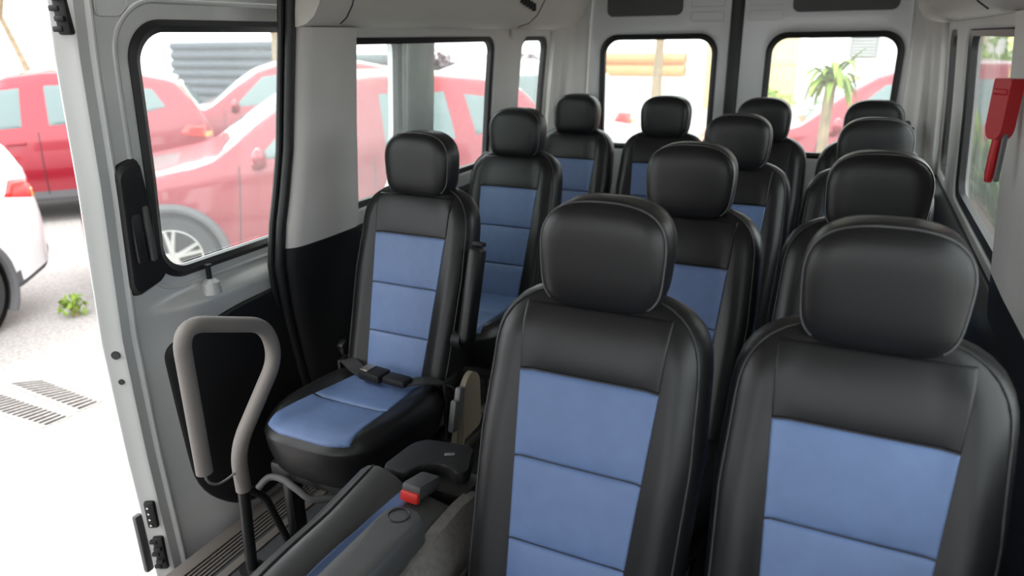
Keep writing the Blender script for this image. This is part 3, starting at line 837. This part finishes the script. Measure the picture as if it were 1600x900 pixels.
def make_car(paint):
    root = empty('car')
    ls = sorted(set([0, .02, .04, .08, .12, .2] + [round(.3 + .05 * i, 3) for i in range(81)] + [4.33, 4.38, 4.42, 4.45, 4.47, 4.49, 4.5]))
    mb = MB(); secs = [section(l) for l in ls]; n = len(secs[0])
    rings = [[(l, -y, z) for y, z in s] + [(l, y, z) for y, z in reversed(s)] for l, s in zip(ls, secs)]
    mb.loft(rings)
    keep = []; mi = []
    for f in mb.f:
        c = sum((Vector(mb.v[i]) for i in f), Vector()) / len(f)
        if len(f) == 4 and abs(c.y) > .55 and any((c.x - a) ** 2 + (c.z - .36) ** 2 < .405 ** 2 for a in AX): continue
        keep.append(f); mi.append(1 if c.z < .36 + .12 * (c.x < .1 or c.x > 4.42) else 0)
    mb.f = keep; mb.m = mi; mb.build('body', [paint, 'cladding'], root, 30)
    # glass
    def sidepatch(mb, q, off=.006, n=10):
        for s in (-1, 1):
            for o_, fl in ((off, 0),):
                P = []
                for i in range(n + 1):
                    row = []
                    for j in range(n + 1):
                        u, v = i / n, j / n
                        l = lerp(lerp(q[0][0], q[1][0], u), lerp(q[3][0], q[2][0], u), v); z = lerp(lerp(q[0][1], q[1][1], u), lerp(q[3][1], q[2][1], u), v)
                        e = -.02 if (i in (0, n) or j in (0, n)) else o_
                        row.append((l, s * (yside(l, z) + e), z))
                    P.append(row)
                mb.grid(P)
    for nm, q in (('front_window', [(1.52, 1.02), (2.52, 1.05), (2.50, 1.50), (2.12, 1.46)]), ('rear_window', [(2.66, 1.055), (3.42, 1.09), (3.36, 1.51), (2.66, 1.515)]), ('quarter_window', [(3.52, 1.10), (4.02, 1.22), (3.86, 1.42), (3.46, 1.49)])):
        mb = MB(); sidepatch(mb, q); mb.build_each(nm, 'car_glass', root, 50)
    def toppatch(mb, l0, l1, k, off=.008, n=12):
        P = []
        for i in range(n + 1):
            l = lerp(l0, l1, i / n); row = []
            for j in range(n + 1):
                y = lerp(-1, 1, j / n) * wtop(l) * k; row.append((l, y, ztopf(l, y) + (off if 0 < i < n and 0 < j < n else -.015)))
            P.append(row)
        mb.grid(P)
    mb = MB(); toppatch(mb, 1.36, 2.06, .93); mb.build('windshield', 'car_glass', root, 50)
    mb = MB(); toppatch(mb, 4.13, 4.39, .88); mb.build('rear_glass', 'car_glass', root, 50)
    # lamps
    for nm, q, mt in (('tail_lamp', [(4.02, .93), (4.40, .86), (4.43, 1.03), (4.15, 1.05)], 'lamp_red'), ('reflector', [(4.34, .88), (4.44, .89), (4.46, .95), (4.36, .95)], 'lamp_amber'), ('head_lamp', [(.10, .66), (.52, .74), (.60, .86), (.16, .78)], 'alloy')):
        mb = MB(); sidepatch(mb, q, .010 if nm != 'reflector' else .016, 6); mb.build_each(nm, mt, root, 50)
    # seams, handles, mouldings
    mb = MB()
    for s in (-1, 1):
        for l0, l1 in ((1.42, 1.50), (2.58, 2.60), (3.46, 3.34)):
            mb.tube([(lerp(l0, l1, i / 12), s * (yside(lerp(l0, l1, i / 12), lerp(.36, 1.03, i / 12)) + .001), lerp(.36, 1.03, i / 12)) for i in range(13)], .005, 5)
    mb.build_each('door_seam', 'rubber', root)
    for l in (2.36, 3.22):
        mb = MB()
        for s in (-1, 1): mb.box((l, s * (yside(l, .93) + .018), .93), (.20, .03, .032), .012)
        mb.build_each('door_handle', paint, root)
    for s in (-1, 1):
        mb = MB(); c = (1.66, s * (yside(1.66, 1.06) + .11), 1.09); R = []
        for t in (-1, -.9, -.6, 0, .5, .85, 1):
            k = math.sqrt(max(.02, 1 - t * t)); R.append([(c[0] + .06 * k * math.cos(a) + .02 * t * s * s, c[1] + .10 * t, c[2] + .075 * k * math.sin(a)) for a in [2 * PI * i / 14 for i in range(14)]])
        mb.loft(R); mb.box((1.63, s * (yside(1.66, 1.03) + .02), 1.03), (.07, .09, .04), .012); mr = mb.build('mirror', paint, root, 60)
    # arches and wheels
    for a in AX:
        for s in (-1, 1):
            mb = MB(); pts = []
            for i in range(25):
                t = lerp(-.18 * PI, 1.18 * PI, i / 24); l = a + .415 * math.cos(t); z = .36 + .415 * math.sin(t)
                pts.append((l, s * (yside(min(max(l, .05), 4.45), max(z, .33)) + .004), z))
            mb.tube(pts, .034, 8)
            W = [[(a + .41 * math.cos(2 * PI * k / 28), y, .36 + .41 * math.sin(2 * PI * k / 28)) for k in range(28)] for y in (s * .86, s * .58)]
            mb.build('wheel_arch', 'cladding', root, 40)
            mb = MB(); mb.loft(W[::1], True, False); mb.add(W[1], [tuple(range(28))]); mb.build('wheel_well', 'pit', root, 40)
        for s in (-1, 1):
            mb = MB(); pr = [(-.10, .235), (-.105, .29), (-.10, .33), (-.075, .35), (.075, .35), (.10, .33), (.105, .29), (.10, .235)]
            rings = [[(a + r * math.cos(2 * PI * k / 40), s * .80 + x, .36 + r * math.sin(2 * PI * k / 40)) for k in range(40)] for x, r in pr]; rings.append(rings[0]); mb.loft(rings, True, False)
            wh = mb.build('wheel', 'tyre', root, 40)
            mb = MB(); yo = s * .80 + s * .085
            ringr = lambda r, y: [(a + r * math.cos(2 * PI * k / 40), y, .36 + r * math.sin(2 * PI * k / 40)) for k in range(40)]
            mb.loft([ringr(.237, yo - s * .06), ringr(.240, yo + s * .012), ringr(.222, yo + s * .015), ringr(.215, yo - s * .03), ringr(.215, yo - s * .06)], True, False)
            for k in range(5):
                for dd in (-.16, .16):
                    t = 2 * PI * k / 5 + .3; p0 = Vector((a + .03 * math.cos(t), yo + s * .004, .36 + .03 * math.sin(t))); p1 = Vector((a + .222 * math.cos(t + dd), yo, .36 + .222 * math.sin(t + dd)))
                    mb.tube([p0, p1], [.022, .016], 6)
            mb.disc((a, yo, .36), (0, 1, 0), .05, .03, 20); mb.build('rim', 'alloy', wh, 30)
            mb = MB(); mb.disc((a, yo - s * .07, .36), (0, 1, 0), .216, .02, 32); mb.build('brake_disc', 'pit', wh, 30)
    mb = MB(); mb.box((4.47, 0, .72), (.02, .42, .12), .004); mb.build('number_plate', 'wall_white', root)
    mb = MB(); toppatch(mb, 4.02, 4.14, .9, .022, 5); mb.build('spoiler', paint, root, 50)
    return root
def reshape(root):
    """shorter nose and taller cabin"""
    def go(o):
        if o.type == 'MESH':
            for v in o.data.vertices:
                if v.co.x < .50: v.co.x = .50 - (.50 - v.co.x) * .50
                if v.co.z > .80: v.co.z += (v.co.z - .80) * .13
        for c in o.children: go(c)
    go(root)
def place(o, x, y, ang, label):
    o.location = (x, y, GZ); o.rotation_euler = (0, 0, ang); tag(o, label, 'car')
DIR = math.atan2(.733, .68)
red = make_car('car_red'); wht = make_car('car_white'); reshape(red); reshape(wht)
place(red, -5.52, 3.70, DIR, 'dark red car whose front wheel and mirror show through the sliding door window')
r2 = copy_tree(red); place(r2, -10.27, 3.77, DIR, 'red car with red tail lamp, seen left of the open sliding door')
r3 = copy_tree(red); place(r3, -9.59, 7.4, DIR, 'red car standing behind the one whose front wheel shows')
r5 = copy_tree(red); place(r5, -1.35, 8.6, math.atan2(.2, .98), 'pinkish red car behind the palm in the right rear window')
place(wht, -4.80, -1.17, math.atan2(.97, -.25), 'white car with orange tail lamp at the left edge, on the pale yard')
w2 = copy_tree(wht); place(w2, -5.70, 6.815, DIR, 'white car with red tail lamp in the left rear window')

# ------------------------------------------------------------------ plants
def blade(mb, base, az, length, droop, w, up=.9, n=7):
    P = []; d = Vector((math.cos(az), math.sin(az), 0)); s = Vector((-d.y, d.x, 0))
    for i in range(n + 1):
        t = i / n; p = Vector(base) + d * (length * t * (1 - .25 * t)) + Vector((0, 0, length * (up * t - droop * t * t)))
        ww = w * math.sin(PI * (.12 + .88 * t)) ** .7 if t < 1 else .001
        P.append([p + s * ww, p + Vector((0, 0, -.25 * ww)), p - s * ww, p + Vector((0, 0, -.32 * ww - .002))])
    mb.loft(P)
def leafball(mb, c, r, n, size, seed):
    rnd = random.Random(seed)
    for _ in range(n):
        v = Vector((rnd.gauss(0, 1), rnd.gauss(0, 1), rnd.gauss(0, 1))).normalized() * (r * rnd.random() ** .4)
        p = Vector(c) + Vector((v.x, v.y, v.z * .75)); a = Vector((rnd.gauss(0, 1), rnd.gauss(0, 1), rnd.gauss(0, 1))).normalized(); b = a.orthogonal().normalized(); k = size * rnd.uniform(.6, 1.3)
        nn = a.cross(b) * k * .12
        mb.add([p - a * k, p + b * k * .45 + nn, p + a * k, p - b * k * .45 + nn], [(0, 1, 2, 3)])
def tree(x, y, h, r, label, seed, lean=(0, 0), blobs=5, cr=1.4):
    t = empty('tree', (x, y, GZ)); tag(t, label, 'tree')
    rnd = random.Random(seed); mb = MB(); top = Vector((lean[0], lean[1], h))
    pts = [Vector((0, 0, -.05))] + [top * k + Vector((rnd.uniform(-.06, .06), rnd.uniform(-.06, .06), 0)) for k in (.25, .5, .75, 1)]
    P = smooth_path(pts, 4); mb.tube(P, [lerp(r, r * .6, i / (len(P) - 1)) for i in range(len(P))], 10)
    cs = []
    for k in range(blobs):
        a = 2 * PI * k / blobs + rnd.random(); e = top + Vector((math.cos(a) * cr * .7, math.sin(a) * cr * .7, rnd.uniform(.3, 1.2))); cs.append(e)
        mb.tube([top * .85, top.lerp(e, .6) + Vector((0, 0, .1)), e], [r * .5, r * .3, r * .12], 6)
    mb.build('trunk', 'bark', t, 50)
    mb = MB()
    for i, c in enumerate(cs): leafball(mb, c, cr * .7, 150, .16, seed * 10 + i)
    mb.build('crown', 'leaf', t, 0)
tree(-3.90, 17.8, 2.7, .15, 'tree trunk standing in the middle of the left rear window', 3)
tree(-13.7, 15.0, 2.6, .16, 'pale tree at the right edge of the sliding door window', 5, (.3, 0))
tree(-11.28, 13.14, 2.7, .075, 'thin leaning tree in front of the dark pipe stack', 8, (.8, .3), 4, .7)
tree(-12.0, 8.0, 2.9, .07, 'slim tree above the red car left of the door', 11, (-.7, -.3), 4, 1.0)

pm = empty('potted_palm', (.39, 6.75, GZ)); tag(pm, 'small yellow-green palm in the right rear window', 'palm')
mb = MB(); mb.tube(smooth_path([(0, 0, .28), (.02, 0, .7), (-.01, 0, 1.15), (0, 0, 1.66)], 4), [.045] * 13, 9); mb.build('stem', 'bark', pm)
mb = MB(); mb.tube([(0, 0, 0), (0, 0, .16), (0, 0, .30)], [.15, .19, .21], 20); mb.build('pot', 'brick', pm)
mb = MB(); rnd = random.Random(4)
for i in range(48): blade(mb, (0, 0, 1.58 + .12 * rnd.random()), 2.4 * i + rnd.random(), rnd.uniform(.24, .36), rnd.uniform(.5, 1.7), .027, rnd.uniform(.5, 1.5))
mb.build('frond', 'leaf', pm, 40)

pn = empty('brick_planter', (1.85, 6.1, GZ)); tag(pn, 'red brick planter outside the right window', 'planter')
mb = MB(); mb.box((0, 0, .36), (.95, 2.3, .72), .015); mb.box((0, 0, .75), (1.02, 2.37, .08), .012); mb.build('wall', 'brick', pn)
mb = MB(); mb.box((0, 0, .785), (.80, 2.1, .03)); mb.build('soil_bed', 'soil', pn)
rnd = random.Random(9); k = 0
for (dx, dy, nm) in ((-.28, -.85, 'narrow-leaved green plant at the near end of the brick planter'), (-.25, -.25, 'bushy green plant second from the near end of the brick planter'), (-.28, .35, 'green plant third from the near end of the brick planter'), (-.22, .9, 'green plant at the far end of the brick planter')):
    t = empty('spiky_plant', (1.85 + dx, 6.1 + dy, GZ + .79)); tag(t, nm, 'plant', 'plants in the brick planter')
    mb = MB()
    for i in range(46): blade(mb, (rnd.uniform(-.05, .05), rnd.uniform(-.05, .05), .02), rnd.uniform(0, 6.28), rnd.uniform(.28, .48), rnd.uniform(.2, .8), .016, rnd.uniform(1.2, 2.0))
    mb.build('leaves', 'leaf' if k % 2 else 'leaf_dark', t, 40); k += 1
def bush(x, y, z, r, mat, label, name='bush', n=260, size=.10):
    b = empty(name, (x, y, z)); tag(b, label, 'bush')
    mb = MB(); mb.tube([(0, 0, -.02), (0, 0, r * .8)], [.04, .02], 8); mb.build('stem', 'bark', b)
    mb = MB(); leafball(mb, (0, 0, r * (.8 if r < .9 else 1.05)), r, n, size, int(x * 10 + y)); mb.build('foliage', mat, b, 0)
bush(-.95, 13.6, GZ, .75, 'leaf', 'bright green bush below the yellow wall in the right rear window')
bush(3.4, 17.0, GZ, 1.5, 'leaf', 'tall green bush seen at the top of the right window', n=420, size=.16)
bush(-9.4, 15.6, GZ, 1.05, 'shrub', 'dusky purple shrub seen through the larger left side window', n=900)
bush(-7.2, 16.6, GZ, .95, 'shrub', 'dusky purple shrub nearer the narrow left side window', n=900)
bush(-4.72, 3.16, GZ, .11, 'leaf', 'small tuft of green weeds on the pale yard', 'weed_tuft', 90, .035)

# stacks of pipes
def pipes(x0, x1, y, z0, rows, r, mat, lab, grp, dy=0.):
    nm = ['lowest', 'second', 'third', 'fourth', 'fifth', 'sixth', 'topmost']
    for k in range(rows):
        p = empty('pipe', ((x0 + x1) / 2, y + .02 * k, z0 + r + 2.02 * r * k)); w = (x1 - x0) / 2
        which = nm[k] if k < rows - 1 else 'topmost'
        tag(p, f'{which} {lab}', 'pipe', grp)
        mb = MB(); n = 24
        R = lambda rr, xx: [(xx, rr * math.cos(2 * PI * i / n) + dy * xx, rr * math.sin(2 * PI * i / n)) for i in range(n)]
        rings = [R(r, -w), R(r, w), R(r * .88, w), R(r * .88, -w)]; rings.append(rings[0]); mb.loft(rings, True, False); mb.build('tube', mat, p, 40)
pipes(-21.0, -15.6, 18.0, GZ, 7, .145, 'pipe_dark', 'long dark pipe of the stack in the sliding door window', 'dark pipes in a stack')
pipes(-14.6, -11.4, 19.0, GZ, 5, .16, 'pipe_dark', 'grey-blue pipe of the stack above the red car roofs', 'grey-blue pipes in a stack')
pipes(-8.4, -4.6, 24.0, .21, 2, .19, 'pipe_orange', 'orange pipe of the stack behind the tree trunk', 'orange pipes in a stack')

# buildings
lw = MB(); lw.box((-6.5, 24.0, -.17), (4.6, .7, .76), .02); tag(lw.build('low_wall', 'wall_white'), 'low white wall carrying the orange pipes behind the tree trunk', 'wall')
b = empty('building', (1.5, 20.5, GZ)); tag(b, 'pale building with yellow pillars beyond the right rear window', 'building')
mb = MB(); mb.box((3.0, .6, 2.6), (10.5, .8, 5.2)); mb.build('wall', 'wall_white', b, 0)
for x in (-2.85, 1.2, 5.2):
    mb = MB(); mb.box((x, .08, 2.6), (.8, .35, 5.2), .02); 
    for k in range(6): mb.box((x, -.105, .5 + .8 * k), (.82, .02, .03))
    mb.build('pillar', 'wall_yellow', b, 0)
for x in (-.93, 3.2):
    f = MB().box((x, .18, 1.72), (.62, .08, .55), .01).build('window', 'grey_window', b, 0)
    mb = MB()
    for k in range(7): mb.box((x, .13, 1.50 + .075 * k), (.56, .03, .02))
    mb.build('louvre', 'wall_white', f, 0)
b2 = empty('yard_wall', (-3.3, 22, GZ)); tag(b2, 'pale yellow yard wall at the right of the left rear window', 'wall')
mb = MB(); mb.box((.3, 0, 1.1), (1.1, .3, 2.2), .01); mb.build('masonry', 'wall_yellow', b2, 0)
mb = MB(); mb.box((.3, 0, 2.24), (1.25, .42, .10), .02); mb.build('coping', 'wall_white', b2, 0)

# ================================================================== CAMERA, LIGHT
cam = bpy.data.cameras.new('camera'); co = link(bpy.data.objects.new('camera', cam))
cam.sensor_width = 36; cam.lens = 1099.07 / 1600 * 36; cam.clip_start = .02; cam.clip_end = 300
yaw, pitch, roll = .449367, .3404595, -.014203
fwd = Vector((-math.sin(yaw) * math.cos(pitch), math.cos(yaw) * math.cos(pitch), -math.sin(pitch)))
rt = Vector((math.cos(yaw), math.sin(yaw), 0)); up = rt.cross(fwd)
r2_ = rt * math.cos(roll) + up * math.sin(roll); u2_ = -rt * math.sin(roll) + up * math.cos(roll)
co.matrix_world = Matrix((( r2_.x, u2_.x, -fwd.x, .618), (r2_.y, u2_.y, -fwd.y, 0), (r2_.z, u2_.z, -fwd.z, 1.456), (0, 0, 0, 1)))
cam.dof.use_dof = True; cam.dof.focus_distance = 1.75; cam.dof.aperture_fstop = 2.8
SC.camera = co

w = bpy.data.worlds.new('sky'); SC.world = w; w.use_nodes = True
bg = w.node_tree.nodes['Background']; bg.inputs['Color'].default_value = (.96, .98, 1, 1); bg.inputs['Strength'].default_value = 3.2
sun = bpy.data.lights.new('sun', 'SUN'); so = link(bpy.data.objects.new('sun', sun)); sun.energy = 1.2; sun.angle = math.radians(12); sun.color = (1, .96, .9)
so.rotation_euler = (math.radians(38), math.radians(-18), 0); so.location = (0, 0, 6)

SC.view_settings.view_transform = 'Standard'
try: SC.view_settings.look = 'None'
except Exception: pass
SC.view_settings.gamma = 1; SC.view_settings.exposure = 0.35; SC.view_settings.use_curve_mapping = False
SC.cycles.use_denoising = True
SC.cycles.max_bounces = 10; SC.cycles.diffuse_bounces = 6; SC.cycles.transparent_max_bounces = 24
bpy.context.view_layer.update()
